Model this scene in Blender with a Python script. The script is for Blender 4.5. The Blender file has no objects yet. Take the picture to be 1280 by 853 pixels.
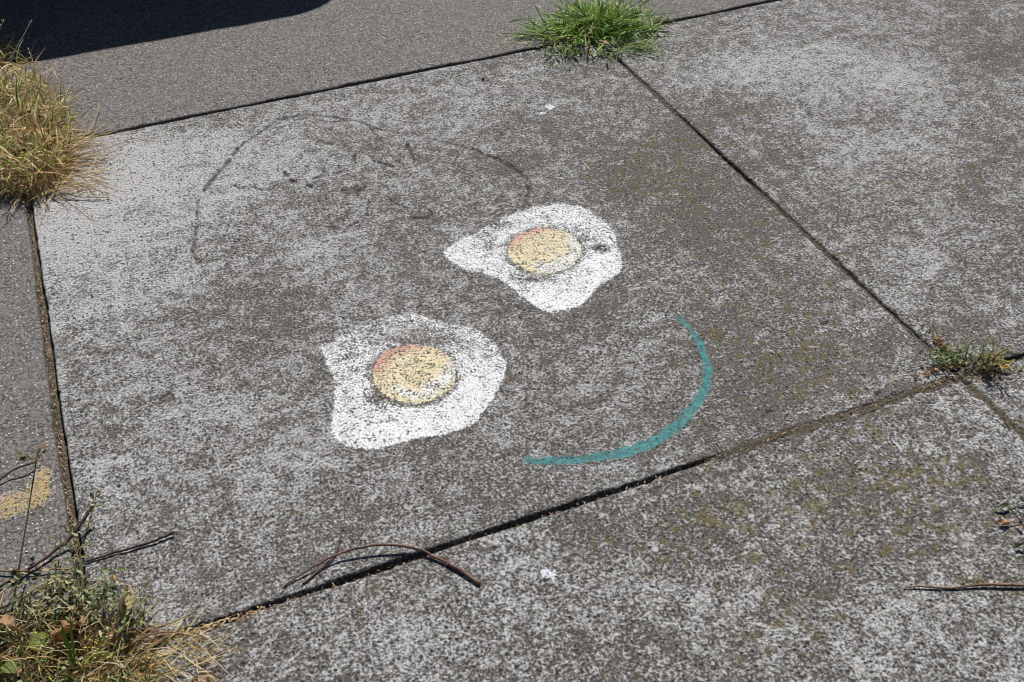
import bpy, math, random
import numpy as np
from mathutils import Vector, Matrix
random.seed(7); rng = np.random.default_rng(11)
R = math.radians
scn = bpy.context.scene
# ---------------------------------------------------------------- camera
K_ = 1.6/1.2
CAM = np.array([0.18470158, -0.81878484, 1.06010417])*K_
RW = np.array([[0.9241548799946814, 0.25821596637334265, -0.281535561682529],
               [-0.38180595116178945, 0.5997616832265439, -0.7032141487418356],
               [-0.012726878621936444, 0.7573707401551396, 0.6528610790339693]])
FPX = 1361.28
cam = bpy.data.cameras.new('camera'); co = bpy.data.objects.new('camera', cam)
scn.collection.objects.link(co)
m4 = Matrix.Identity(4)
for i in range(3):
    for j in range(3): m4[i][j] = RW[i, j]
    m4[i][3] = CAM[i]
co.matrix_world = m4
cam.sensor_width = 36; cam.lens = FPX/1280*36; cam.clip_start = 0.02; cam.clip_end = 1000
cam.dof.use_dof = True; cam.dof.focus_distance = 1.95; cam.dof.aperture_fstop = 16.0
scn.camera = co
# ---------------------------------------------------------------- light
SAZ, SEL = R(60), R(51)
sdir = Vector((math.cos(SAZ)*math.cos(SEL), math.sin(SAZ)*math.cos(SEL), math.sin(SEL)))
w = bpy.data.worlds.new('World'); scn.world = w; w.use_nodes = True
nt = w.node_tree; sky = nt.nodes.new('ShaderNodeTexSky'); sky.sky_type = 'NISHITA'
sky.sun_disc = False; sky.air_density = 0.7; sky.dust_density = 0.4; sky.sun_elevation = SEL; sky.sun_rotation = R(90)-SAZ
nt.links.new(sky.outputs[0], nt.nodes['Background'].inputs[0]); nt.nodes['Background'].inputs[1].default_value = 0.05
sl = bpy.data.lights.new('sun', 'SUN'); sl.energy = 5.0; sl.angle = R(0.53); sl.color = (1, 0.965, 0.92)
so = bpy.data.objects.new('sun', sl); scn.collection.objects.link(so)
so.rotation_euler = sdir.to_track_quat('Z', 'Y').to_euler(); so.location = (3, 5, 6)
vs = scn.view_settings; vs.view_transform = 'Standard'; vs.look = 'None'; vs.exposure = 0.0; vs.gamma = 1; vs.use_curve_mapping = False
scn.cycles.filter_width = 0.95

# ---------------------------------------------------------------- helpers
def P(u, v, z=0.0):
    """ground (or height z) point seen at a place of the photograph"""
    d = RW @ np.array([(u-640)/FPX, (426.5-v)/FPX, -1.0]); k = (z-CAM[2])/d[2]
    return Vector(CAM+k*d)
def proj(X, Y, Z=0.0):
    d = np.stack([X-CAM[0], Y-CAM[1], np.zeros_like(X)+Z-CAM[2]], -1) @ RW
    q = -d[..., 2]; ok = q > 0.15; q = np.where(ok, q, 1)
    return np.where(ok, 640+FPX*d[..., 0]/q, -9999), np.where(ok, 426.5-FPX*d[..., 1]/q, 9999)
def hsh(i, j, s):
    n = (i*374761393+j*668265263+s*1442695041) & 0xffffffff
    n = ((n ^ (n >> 13))*1274126177) & 0xffffffff
    return ((n ^ (n >> 16)) & 0xffffff)/float(0xffffff)
def vnoise(x, y, s=0):
    xi = np.floor(x).astype(np.int64); yi = np.floor(y).astype(np.int64); fx = x-xi; fy = y-yi
    fx = fx*fx*(3-2*fx); fy = fy*fy*(3-2*fy)
    a = hsh(xi, yi, s); b = hsh(xi+1, yi, s); c = hsh(xi, yi+1, s); d = hsh(xi+1, yi+1, s)
    return (a+(b-a)*fx)*(1-fy)+(c+(d-c)*fx)*fy
def fbm(x, y, sc, s=0, o=3):
    r = 0; a = 1; t = 0
    for k in range(o): r = r+a*(vnoise(x*sc, y*sc, s+k*17)-.5); t += a; a *= .5; sc *= 2.03
    return r/t*2
def tag(o, label=None, cat=None, group=None, kind=None):
    for k, v in (('label', label), ('category', cat), ('group', group), ('kind', kind)):
        if v: o[k] = v
    return o
def link(name, me, mat, parent=None, base=None):
    o = bpy.data.objects.new(name, me); scn.collection.objects.link(o)
    if mat:
        for m in (mat if isinstance(mat, (list, tuple)) else [mat]): me.materials.append(m)
    if base is not None:
        me.transform(Matrix.Translation(-Vector(base)))
        if parent is None: o.location = base
    if parent: o.parent = parent
    return o
def empty(name, loc):
    o = bpy.data.objects.new(name, None); scn.collection.objects.link(o); o.location = loc; o.empty_display_size = .02
    return o
class MB:
    def __init__(s): s.v = []; s.f = []; s.c = []; s.m = []
    def quadstrip(s, L, Rr, col):
        b = len(s.v)
        for a, c in zip(L, Rr): s.v += [a, c]
        n = len(L)
        cs = col if isinstance(col, list) else [col]*n
        for c in cs: s.c += [c, c]
        for i in range(n-1): s.f.append((b+2*i, b+2*i+1, b+2*i+3, b+2*i+2))
    def tube(s, pts, rad, col, n=6):
        pts = [Vector(p) for p in pts]; b = len(s.v); up = Vector((.13, .21, 1))
        for i, p in enumerate(pts):
            t = (pts[min(i+1, len(pts)-1)]-pts[max(i-1, 0)]).normalized()
            a = t.cross(up)
            if a.length < 1e-4: a = t.cross(Vector((1, 0, 0)))
            a.normalize(); c = a.cross(t); r = rad[i] if isinstance(rad, (list, tuple)) else rad
            cc = col[i] if isinstance(col, list) else col
            for k in range(n):
                th = 2*math.pi*k/n; s.v.append(p+a*(r*math.cos(th))+c*(r*math.sin(th))); s.c.append(cc)
        for i in range(len(pts)-1):
            for k in range(n):
                s.f.append((b+i*n+k, b+i*n+(k+1) % n, b+(i+1)*n+(k+1) % n, b+(i+1)*n+k))
        s.f.append(tuple(b+k for k in range(n))[::-1]); e = b+(len(pts)-1)*n; s.f.append(tuple(e+k for k in range(n)))
    def blob(s, p, r, col, sq=(1, 1, 1), rot=0.0, jit=.25):
        import itertools
        b = len(s.v); ph = (1+5**.5)/2
        vs_ = [(-1, ph, 0), (1, ph, 0), (-1, -ph, 0), (1, -ph, 0), (0, -1, ph), (0, 1, ph), (0, -1, -ph), (0, 1, -ph), (ph, 0, -1), (ph, 0, 1), (-ph, 0, -1), (-ph, 0, 1)]
        fs = [(0,11,5),(0,5,1),(0,1,7),(0,7,10),(0,10,11),(1,5,9),(5,11,4),(11,10,2),(10,7,6),(7,1,8),(3,9,4),(3,4,2),(3,2,6),(3,6,8),(3,8,9),(4,9,5),(2,4,11),(6,2,10),(8,6,7),(9,8,1)]
        cr, sr = math.cos(rot), math.sin(rot)
        for v in vs_:
            q = Vector(v).normalized()*r*(1+random.uniform(-jit, jit)); q = Vector((q.x*sq[0], q.y*sq[1], q.z*sq[2]))
            s.v.append(Vector(p)+Vector((q.x*cr-q.y*sr, q.x*sr+q.y*cr, q.z))); s.c.append(col)
        s.f += [tuple(b+i for i in f) for f in fs]
    def build(s, name, mat, parent=None, base=None, smooth=True):
        me = bpy.data.meshes.new(name); me.from_pydata([tuple(v) for v in s.v], [], s.f); me.update()
        at = me.color_attributes.new('col', 'FLOAT_COLOR', 'POINT')
        a = np.ones((len(s.v), 4), np.float32); a[:, :3] = np.array(s.c, np.float32).reshape(-1, 3); at.data.foreach_set('color', a.ravel())
        if smooth: me.polygons.foreach_set('use_smooth', [True]*len(me.polygons))
        return link(name, me, mat, parent, base)

# ---------------------------------------------------------------- materials
class NT:
    def __init__(s, tree): s.t = tree
    def n(s, typ, **kw):
        x = s.t.nodes.new(typ)
        for k, v in kw.items(): setattr(x, k, v)
        return x
    def set(s, sock, v):
        if isinstance(v, bpy.types.NodeSocket): s.t.links.new(v, sock)
        elif v is not None: sock.default_value = v
    def math(s, op, a, b=0.0, c=None, clamp=False):
        x = s.n('ShaderNodeMath', operation=op, use_clamp=clamp); s.set(x.inputs[0], a); s.set(x.inputs[1], b)
        if c is not None: s.set(x.inputs[2], c)
        return x.outputs[0]
    def noise(s, vec, scale, detail=4, rough=.6, dist=0.0, off=None):
        if off:
            m = s.n('ShaderNodeVectorMath', operation='ADD'); s.set(m.inputs[0], vec); m.inputs[1].default_value = off; vec = m.outputs[0]
        x = s.n('ShaderNodeTexNoise'); s.set(x.inputs['Vector'], vec); x.inputs['Scale'].default_value = scale
        x.inputs['Detail'].default_value = detail; x.inputs['Roughness'].default_value = rough; x.inputs['Distortion'].default_value = dist
        return x.outputs[0]
    def vor(s, vec, scale, out='Distance', rnd=1.0):
        x = s.n('ShaderNodeTexVoronoi'); s.set(x.inputs['Vector'], vec); x.inputs['Scale'].default_value = scale; x.inputs['Randomness'].default_value = rnd
        return x.outputs[out]
    def step(s, v, lo, hi, a=0.0, b=1.0, typ='SMOOTHSTEP'):
        x = s.n('ShaderNodeMapRange', interpolation_type=typ)
        s.set(x.inputs[0], v); s.set(x.inputs[1], lo); s.set(x.inputs[2], hi); s.set(x.inputs[3], a); s.set(x.inputs[4], b)
        return x.outputs[0]
    def mix(s, f, a, b, bt='MIX'):
        x = s.n('ShaderNodeMix', data_type='RGBA', blend_type=bt); x.clamp_factor = True
        s.set(x.inputs[0], f); s.set(x.inputs[6], col4(a)); s.set(x.inputs[7], col4(b)); return x.outputs[2]
    def attr(s, name, out='Fac'):
        x = s.n('ShaderNodeAttribute', attribute_name=name); return x.outputs[out]
def col4(c):
    return (*c, 1.0) if isinstance(c, (tuple, list)) and len(c) == 3 else c
def newmat(name):
    m = bpy.data.materials.new(name); m.use_nodes = True; t = m.node_tree
    return m, NT(t), t.nodes['Principled BSDF']

def concrete_nodes(T):
    pos = T.n('ShaderNodeNewGeometry').outputs['Position']
    L = T.attr('lich'); M = T.attr('moss'); D = T.attr('dirt')
    nA = T.noise(pos, 105, 4, .68); nB = T.noise(pos, 30, 4, .6, .3, (3, 1, 2)); nC = T.noise(pos, 6, 3, .55, 0, (7, 2, 5)); nF = T.noise(pos, 420, 2, .6, 0, (1, 8, 3))
    nG = T.noise(pos, 210, 3, .7, 0, (6, 1, 4))
    v = T.math('ADD', T.math('ADD', T.math('MULTIPLY', nA, .34), T.math('MULTIPLY', nB, .26)), T.math('MULTIPLY', nC, .14))
    v = T.math('ADD', v, T.math('MULTIPLY', nG, .26))
    thr = T.step(L, 0, 1, .600, .425, 'LINEAR')
    pale = T.step(v, T.math('SUBTRACT', thr, .065), T.math('ADD', thr, .060))
    dk = T.mix(T.step(nG, .36, .64), (.046, .041, .036), (.195, .182, .165))
    dk = T.mix(T.step(nF, .4, .6, 0, .5), dk, (.10, .094, .085))
    dk = T.mix(T.step(nB, .38, .62, 0, .35), dk, (.075, .066, .052))
    dk = T.mix(T.step(L, .60, .92, 0, .5), dk, (.235, .230, .222))
    nM = T.noise(pos, 40, 5, .62, .4, (11, 4, 9)); t2 = T.step(M, 0, 1, .70, .43, 'LINEAR')
    mm = T.step(nM, t2, T.math('ADD', t2, .07)); mm = T.math('MULTIPLY', mm, T.step(nG, .38, .52, .15, .95))
    base = T.mix(T.math('MULTIPLY', mm, .75), dk, T.mix(nF, (.115, .088, .020), (.20, .155, .045)))
    pc = T.mix(T.step(nG, .36, .62), (.26, .252, .242), (.58, .58, .58))
    c = T.mix(T.math('MULTIPLY', pale, T.math('SUBTRACT', .95, T.math('MULTIPLY', mm, .6))), base, pc)
    # small dark pits and a few pale grit specks
    vd = T.vor(pos, 120); cell = T.vor(pos, 120, 'Color'); sep = T.n('ShaderNodeSeparateColor'); T.set(sep.inputs[0], cell)
    pit = T.math('MULTIPLY', T.step(vd, .22, .42, 1, 0), T.step(sep.outputs[0], .70, .74))
    spk = T.math('MULTIPLY', T.step(vd, .12, .24, 1, 0), T.step(sep.outputs[1], .87, .90))
    c = T.mix(T.math('MULTIPLY', pit, .82), c, (.035, .030, .026))
    c = T.mix(T.math('MULTIPLY', spk, .7), c, (.60, .59, .57))
    dd = T.math('MULTIPLY', D, T.step(nA, .3, .6, 1, .65), clamp=True)
    c = T.mix(dd, c, (.048, .042, .036))
    h = T.math('ADD', T.math('ADD', T.math('MULTIPLY', nA, 1.0), T.math('MULTIPLY', nG, .9)), T.math('MULTIPLY', pale, .22))
    h = T.math('SUBTRACT', h, T.math('MULTIPLY', pit, .5))
    return pos, c, h, nA, nB, nF, pit
def finish(T, b, c, h, dist=.0034, strength=1.0, rough=.88):
    bm = T.n('ShaderNodeBump'); bm.inputs['Strength'].default_value = strength; bm.inputs['Distance'].default_value = dist
    T.set(bm.inputs['Height'], h); T.set(b.inputs['Normal'], bm.outputs[0]); T.set(b.inputs['Base Color'], c)
    b.inputs['Roughness'].default_value = rough; b.inputs['Specular IOR Level'].default_value = .25
def mat_concrete():
    m, T, b = newmat('lichened_concrete'); _, c, h, *_r = concrete_nodes(T); finish(T, b, c, h); return m
def mat_asphalt(name='fine_asphalt'):
    m, T, b = newmat(name); pos = T.n('ShaderNodeNewGeometry').outputs['Position']
    n1 = T.noise(pos, 190, 4, .75); n2 = T.noise(pos, 5, 4, .6); n3 = T.noise(pos, 60, 4, .65, 0, (4, 4, 1))
    c = T.mix(T.step(n1, .38, .64), (.042, .038, .036), (.285, .265, .248))
    c = T.mix(T.step(n2, .35, .65, .0, .35), c, (.155, .145, .138))
    c = T.mix(T.math('MULTIPLY', T.step(n3, .5, .68), T.attr('lich')), c, (.27, .265, .26))
    vd = T.vor(pos, 130); sep = T.n('ShaderNodeSeparateColor'); T.set(sep.inputs[0], T.vor(pos, 130, 'Color'))
    g = T.math('MULTIPLY', T.step(vd, .16, .36, 1, 0), T.step(sep.outputs[0], .74, .78))
    c = T.mix(T.math('MULTIPLY', g, .9), c, (.62, .58, .53))
    g2 = T.math('MULTIPLY', T.step(vd, .2, .4, 1, 0), T.step(sep.outputs[1], .80, .86))
    c = T.mix(T.math('MULTIPLY', g2, .7), c, (.035, .032, .030))
    c = T.mix(T.math('MULTIPLY', T.attr('dirt'), .85), c, (.06, .053, .045))
    finish(T, b, c, T.math('ADD', n1, T.math('MULTIPLY', g, .3)), .0026, 1, .85); return m
def mat_paint(name, mode):
    """worn paint over the same concrete; 'cov' is how thick the paint went on, 'col' its colour"""
    m, T, b = newmat(name); pos, c, h, nA, nB, nF, pit = concrete_nodes(T)
    cov = T.attr('cov'); nP = T.noise(pos, 250, 3, .75, 0, (5, 5, 5)); nQ = T.noise(pos, 48, 3, .6, 0, (2, 9, 5))
    v = T.math('ADD', T.math('MULTIPLY', nP, .62), T.math('MULTIPLY', nQ, .22)); v = T.math('ADD', v, T.math('MULTIPLY', nA, .13))
    thr = T.step(cov, 0, 1, .66, .36, 'LINEAR')
    k = T.step(v, T.math('SUBTRACT', thr, .02), T.math('ADD', thr, .03)); k = T.math('MULTIPLY', k, T.step(cov, .02, .12))
    k = T.math('MULTIPLY', k, T.math('SUBTRACT', 1, T.math('MULTIPLY', pit, .8)))
    pc = T.attr('col', 'Color')
    nG2 = T.noise(pos, 90, 3, .7, 0, (1, 1, 8))
    if mode == 'stain':
        k = T.math('MULTIPLY', k, .9); pc = T.mix(T.step(nG2, .40, .60, .75, 0), pc, (.035, .085, .085))
    pc = T.mix(T.math('MULTIPLY', T.step(nF, .35, .6, .22, 0), 1.0), pc, (.30, .29, .27))
    finish(T, b, T.mix(k, c, pc), T.math('ADD', h, T.math('MULTIPLY', k, .15)), .0026, .9, .8); return m
def mat_col(name, rough=.6, trans=0.0, var=.25, scale=180, spec=.3):
    m, T, b = newmat(name); tc = T.n('ShaderNodeNewGeometry').outputs['Position']
    n = T.noise(tc, scale, 4, .65); c = T.attr('col', 'Color')
    hsv = T.n('ShaderNodeHueSaturation'); T.set(hsv.inputs['Color'], c); T.set(hsv.inputs['Value'], T.step(n, .25, .75, 1-var, 1+var, 'LINEAR'))
    T.set(b.inputs['Base Color'], hsv.outputs[0]); b.inputs['Roughness'].default_value = rough; b.inputs['Specular IOR Level'].default_value = spec
    bm = T.n('ShaderNodeBump'); bm.inputs['Distance'].default_value = .001; bm.inputs['Strength'].default_value = .5; T.set(bm.inputs['Height'], n); T.set(b.inputs['Normal'], bm.outputs[0])
    if trans:
        tr = T.n('ShaderNodeBsdfTranslucent'); T.set(tr.inputs[0], hsv.outputs[0]); mx = T.n('ShaderNodeMixShader'); mx.inputs[0].default_value = trans
        out = m.node_tree.nodes['Material Output']; T.set(mx.inputs[1], b.outputs[0]); T.set(mx.inputs[2], tr.outputs[0]); T.set(out.inputs[0], mx.outputs[0])
    return m
def mat_soil(name, a, bcol):
    m, T, b = newmat(name); pos = T.n('ShaderNodeNewGeometry').outputs['Position']
    n1 = T.noise(pos, 180, 5, .7); n2 = T.noise(pos, 35, 3, .6)
    c = T.mix(T.step(n1, .35, .68), a, bcol); c = T.mix(T.step(n2, .5, .7, 0, .5), c, (.11, .095, .05))
    finish(T, b, c, n1, .004, 1, .95); return m
CONC = mat_concrete(); ASPH = mat_asphalt()
PAINT = mat_paint('worn_paint', 'opaque'); STAIN = mat_paint('worn_teal_paint', 'stain')
GRASS = mat_col('grass_blade', .5, .25, .2, 120, .4); WOOD = mat_col('twig_bark', .7, 0, .45, 260, .3)
LEAF = mat_col('leaf', .6, .15, .3, 140, .3); GRIT = mat_col('grit', .8, 0, .3, 300)
SOIL = mat_soil('joint_soil', (.050, .042, .032), (.165, .140, .100)); EARTH = mat_soil('earth', (.07, .055, .04), (.16, .13, .09))

# ---------------------------------------------------------------- what grows and wears where (albedo maps over the slabs)
LB = [(150,220,120,60,.42),(330,210,130,70,.20),(110,330,80,120,.36),(60,260,50,60,.3),(240,300,110,80,.10),(210,520,130,110,.16),(340,560,110,60,.08),(420,330,120,50,.10),
      (700,210,160,50,-.16),(860,250,120,90,-.26),(620,400,70,60,-.06),(380,400,110,50,-.10),(760,500,110,60,.03),(1000,400,120,90,-.14),(930,520,120,50,-.18),
      (780,90,140,35,.06),(600,120,120,35,.12),(1010,90,130,40,.26),(1120,110,80,28,.10),(1060,200,90,40,.10),(1240,60,90,60,-.22),(1150,170,60,30,.06),(1200,240,80,50,-.14),(1080,270,90,40,0),(1260,330,60,60,-.08),(1150,330,80,30,.10),(1020,300,30,60,.1),
      (700,740,150,70,.10),(560,800,160,40,.10),(950,590,140,40,-.10),(920,640,140,50,-.12),(1060,560,100,40,.08),(1180,540,70,40,.10),(1100,800,110,60,.14),(1000,740,90,50,-.06),(800,660,120,40,-.02),(1230,740,70,50,-.04),(450,620,120,50,.08),(500,770,100,40,.10),
      (460,480,40,40,-.05),(1090,390,60,30,.08)]
MB_ = [(700,230,170,60,.30),(850,200,120,80,.34),(980,330,160,100,.36),(1000,460,160,70,.40),(560,390,100,60,.22),(640,520,200,90,.22),(360,635,30,12,.45),(1050,60,160,60,.25),(1200,190,160,110,.38),
       (930,650,120,60,.48),(1130,590,140,70,.55),(1200,720,110,100,.40),(860,740,160,80,.32),(470,745,60,40,.25),(1000,800,140,60,.34),(440,180,90,30,.22),(90,560,20,20,.3),(330,480,120,80,.10),(450,300,120,50,.12)]
DARKMARK = [  # hollows scratched in the wet concrete long ago: polyline, half width, depth
 ([(348,149),(325,165),(305,179),(295,188)],1.5,.6),([(297,187),(291,194)],3,1),([(287,200),(279,209),(272,216)],3,1),([(270,218),(262,228),(255,237)],3,1.1),([(247,250),(246,270),(243,300)],2.6,.7),
 ([(243,300),(241,316),(248,328)],3,.8),([(248,328),(256,342)],2.6,.5),([(345,150),(380,143),(420,147),(450,152),(474,162),(482,163)],1.6,.45),([(452,152),(466,163),(476,176)],1.6,.5),([(395,150),(420,153),(438,150)],1.3,.3),
 ([(482,163),(520,170),(575,182)],1.2,.2),([(575,182),(600,190),(622,199)],1.8,.6),([(622,199),(645,211),(656,224),(661,238),(659,251),(652,262)],2.6,1),([(652,262),(635,275),(612,288),(596,298)],4.2,.8),
 ([(355,216),(360,219)],2.4,1.5),([(362,225),(371,227)],2,1.3),([(384,231),(389,233)],2.6,1.6),([(396,210),(401,211),(406,215)],1.8,.9),([(392,223),(404,220)],1.5,.6),([(422,208),(429,213),(427,215),(417,218)],1.7,.8),
 ([(442,192),(443,199),(441,207)],2.6,1.1),([(463,196),(468,202),(480,204),(493,209)],1.8,1.1),([(509,182),(514,190),(518,199)],2.4,1),([(496,201),(500,204)],2,.6),([(466,170),(471,178)],1.4,.5),
 ([(427,237),(436,236),(446,233)],2.3,.9),([(455,232),(452,237),(445,239),(448,246),(456,249)],1.8,.8),([(488,250),(500,257),(513,260)],1.6,.9),([(524,255),(534,261),(541,267),(534,272),(516,273)],1.6,.8),
 ([(437,265),(431,270),(429,275)],1.6,.7),([(447,277),(436,283),(432,289)],2,.7),([(406,283),(420,284)],1.3,.6),([(465,260),(472,261),(480,265)],1.1,.6),([(458,262),(460,270)],1.2,.5),([(293,232),(300,236),(306,234)],1.4,.5),([(313,233),(328,238),(340,237),(347,230)],1.3,.5),
 ([(398,176),(415,180)],1.6,.4),([(410,172),(418,174)],1.4,.5),([(742,310),(757,311)],3,.7),([(640,347),(660,349),(676,356)],3.4,.5),([(487,530),(494,529)],6,1.1),([(425,546),(431,545)],4,1.1),([(960,515),(964,513)],4,1),([(1028,405),(1032,404)],3,1),([(1095,493),(1098,494)],4,.8),([(205,500),(212,494)],5,.5),([(473,473),(476,474)],4,1.0),([(520,453),(523,454)],2.4,1.0)]
PALEMARK = [([(128,583),(140,578),(166,577)],3,.35),([(145,617),(162,620)],2,.4),([(330,480),(345,470)],2,.3),([(905,290),(960,350)],5,.18),([(1010,300),(1060,355)],6,.15),([(870,130),(1000,240)],5,.12),([(40,280),(95,640)],9,.22),([(760,628),(860,575)],5,.12),([(830,575),(1150,462)],7,.10),([(130,162),(600,72)],6,.15),([(445,320),(540,345)],5,.1),([(1000,590),(900,610)],6,.1)]
def segd(u, v, pts):
    d = np.full(u.shape, 1e9)
    for (ax, ay), (bx, by) in zip(pts[:-1], pts[1:]):
        dx, dy = bx-ax, by-ay; t = np.clip(((u-ax)*dx+(v-ay)*dy)/(dx*dx+dy*dy+1e-9), 0, 1)
        d = np.minimum(d, np.hypot(u-ax-t*dx, v-ay-t*dy))
    return d
def maps(X, Y, base_l, base_m):
    u, v = proj(X, Y); L = np.full(u.shape, float(base_l)); M = np.full(u.shape, float(base_m)); D = np.zeros(u.shape); H = np.zeros(u.shape)
    for cx, cy, rx, ry, a in LB: L += .85*a*np.exp(-((u-cx)/rx)**2-((v-cy)/ry)**2)
    for cx, cy, rx, ry, a in MB_: M += 1.05*a*np.exp(-((u-cx)/rx)**2-((v-cy)/ry)**2)
    n = fbm(X, Y, 60, 5, 2); nl = fbm(X, Y, 26, 15, 2)
    for pts, hw, dep in DARKMARK:
        bx = [p[0] for p in pts]; by = [p[1] for p in pts]
        k = (u > min(bx)-20) & (u < max(bx)+20) & (v > min(by)-20) & (v < max(by)+20)
        if not k.any(): continue
        d = segd(u[k], v[k], pts)/(hw*.74); s = np.clip(1.55-d+n[k]*.8, 0, 1)
        D[k] = np.maximum(D[k], np.clip(s*1.5, 0, 1)*min(.98, .62+dep*.45)*np.clip(1.2+nl[k]*1.5, .5, 1)); H[k] = np.minimum(H[k], -.0042*dep*s)
    for pts, hw, a in PALEMARK:
        L += a*np.exp(-(segd(u, v, pts)/hw)**2)*(1+n)
    return u, v, np.clip(L+fbm(X, Y, 3.1, 40, 4)*.13, 0, 1), np.clip(M+fbm(X, Y, 5, 60, 3)*.15, 0, 1), D, H
def addf(me, name, arr):
    a = me.attributes.new(name, 'FLOAT', 'POINT'); a.data.foreach_set('value', np.ascontiguousarray(arr, np.float32).ravel())

# ---------------------------------------------------------------- the paving
S = 1.6
def edge_wob(t, seed, amp):  # chipped, wandering edge
    return fbm(t, t*0+seed, 9, seed, 2)*amp*1.5+np.maximum(0, fbm(t, t*0+seed*3.1, 55, seed+5, 4)-.12)*amp*3.6
def make_slab(x0, x1, y0, y1, step, gaps, base_l, base_m, mat, label, seed, lift=0.0, wob=.0017):
    """gaps = half joint width on the left, right, near and far side"""
    nx = max(2, int(round((x1-x0)/step))); ny = max(2, int(round((y1-y0)/step)))
    gx = np.linspace(0, 1, nx+1); gy = np.linspace(0, 1, ny+1)
    # extra rows close to the arrises
    e = .003/(x1-x0); gx = np.unique(np.concatenate([gx, [e, 2.4*e, 1-e, 1-2.4*e]])); e = .003/(y1-y0); gy = np.unique(np.concatenate([gy, [e, 2.4*e, 1-e, 1-2.4*e]]))
    GX, GY = np.meshgrid(gx, gy); XX = x0+GX*(x1-x0); YY = y0+GY*(y1-y0)
    l = x0+gaps[0]+edge_wob(YY, seed+1, wob); r = x1-gaps[1]-edge_wob(YY, seed+2, wob)
    nn = y0+gaps[2]+edge_wob(XX, seed+3, wob); f = y1-gaps[3]-edge_wob(XX, seed+4, wob)
    X = l+GX*(r-l); Y = nn+GY*(f-nn)
    u, v, L, M, D, H = maps(X, Y, base_l, base_m)
    d = np.minimum(np.minimum(X-l, r-X), np.minimum(Y-nn, f-Y)); rr = .006
    Z = lift+fbm(X, Y, 12, seed, 3)*.0012+H-np.where(d < rr, (1-np.sqrt(np.maximum(0, 1-(1-np.clip(d, 0, rr)/rr)**2)))*rr*.75, 0)
    D = np.maximum(D, np.clip(1-d/.004, 0, 1)*.8)
    Ny, Nx = X.shape; top = np.stack([X, Y, Z], -1).reshape(-1, 3)
    idx = np.arange(Nx*Ny).reshape(Ny, Nx)
    q = np.stack([idx[:-1, :-1], idx[:-1, 1:], idx[1:, 1:], idx[1:, :-1]], -1).reshape(-1, 4)
    ring = np.concatenate([idx[0, :-1], idx[:-1, -1], idx[-1, :0:-1], idx[:0:-1, 0]])
    low = top[ring].copy(); low[:, 2] = -.07
    li = Nx*Ny+np.arange(len(ring)); sk = np.stack([ring, li, np.roll(li, -1), np.roll(ring, -1)], -1)
    vv = np.vstack([top, low]); ff = np.vstack([q, sk])
    me = bpy.data.meshes.new('pavement'); me.from_pydata(vv.tolist(), [], ff.tolist()); me.update()
    for nme, a in (('lich', L), ('moss', M), ('dirt', D)):
        full = np.concatenate([a.ravel(), np.full(len(ring), .9 if nme == 'dirt' else 0)]); addf(me, nme, full)
    me.polygons.foreach_set('use_smooth', [True]*len(me.polygons))
    o = link('pavement', me, mat, None, Vector(((x0+x1)/2, (y0+y1)/2, 0)))
    tag(o, label, 'pavement slab', kind='structure')
    return dict(X=X, Y=Y, Z=Z, L=L, M=M, D=D, u=u, v=v)
GB, GL, GR, GT = .0046, .0078, .0046, .0030
Sy = S
main = make_slab(0, S, 0, Sy, .003, (GL, GR, GB, GT), .455, .16, CONC, 'lichen-speckled concrete slab carrying the two painted eggs and the teal curve', 100)
right = make_slab(S, 2*S, 0, Sy, .006, (GR, .006, GB, GT), .465, .16, CONC, 'concrete slab with bright lichen streaks at the upper right of the photo', 200)
near = make_slab(0, S, -Sy, 0, .006, (.01, .0030, .006, GB-.0015), .45, .2, CONC, 'speckled concrete slab in front of the egg slab, below its dark joint', 300, -.0015)
make_slab(S, 2*S, -Sy, 0, .010, (.0035, .006, .006, GB), .40, .3, CONC, 'concrete slab at the right photo edge below the small weed', 400)
left = make_slab(-S, 0, 0, Sy, .006, (.006, GL, GB, .01), .45, .0, ASPH, 'dark smooth slab left of the egg slab with an ochre paint patch', 500, -.001)
make_slab(-S, 0, -Sy, 0, .014, (.006, .01, .006, GB), .5, .0, ASPH, 'dark slab under the grass in the lower left corner', 600)
make_slab(-.35, 3*S, Sy, Sy+1.55, .008, (.006, .006, GT, .006), .25, 0, ASPH, 'dark asphalt strip along the far side of the slabs, partly in shadow', 700, .003, .003)
make_slab(-.35-3*S, -.362, Sy, Sy+1.55, .03, (.006, .006, GT, .006), .25, 0, ASPH, 'dark asphalt strip continuing out of the photo to the left', 720, .003, .003)
make_slab(2*S, 3*S, 0, Sy, .02, (.006, .006, GB, GT), .45, .1, CONC, 'concrete slab continuing out of the photo to the right', 800)
make_slab(2*S, 3*S, -Sy, 0, .03, (.006, .006, .006, GB), .45, .1, CONC, 'concrete slab out of the photo at the lower right', 900)
# the wide ground beyond, one sheet to the horizon
gm = MB(); n_ = 24
for j in range(n_+1):
    for i in range(n_+1):
        a = (i/n_*2-1); b = (j/n_*2-1); gm.v.append((260*a*abs(a)**1.5, 260*b*abs(b)**1.5, -.071)); gm.c.append((.1, .1, .1))
for j in range(n_):
    for i in range(n_): k = j*(n_+1)+i; gm.f.append((k, k+1, k+n_+2, k+n_+1))
tag(gm.build('ground', EARTH), 'brown earth around and beneath the paving', 'ground', kind='structure')

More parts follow.
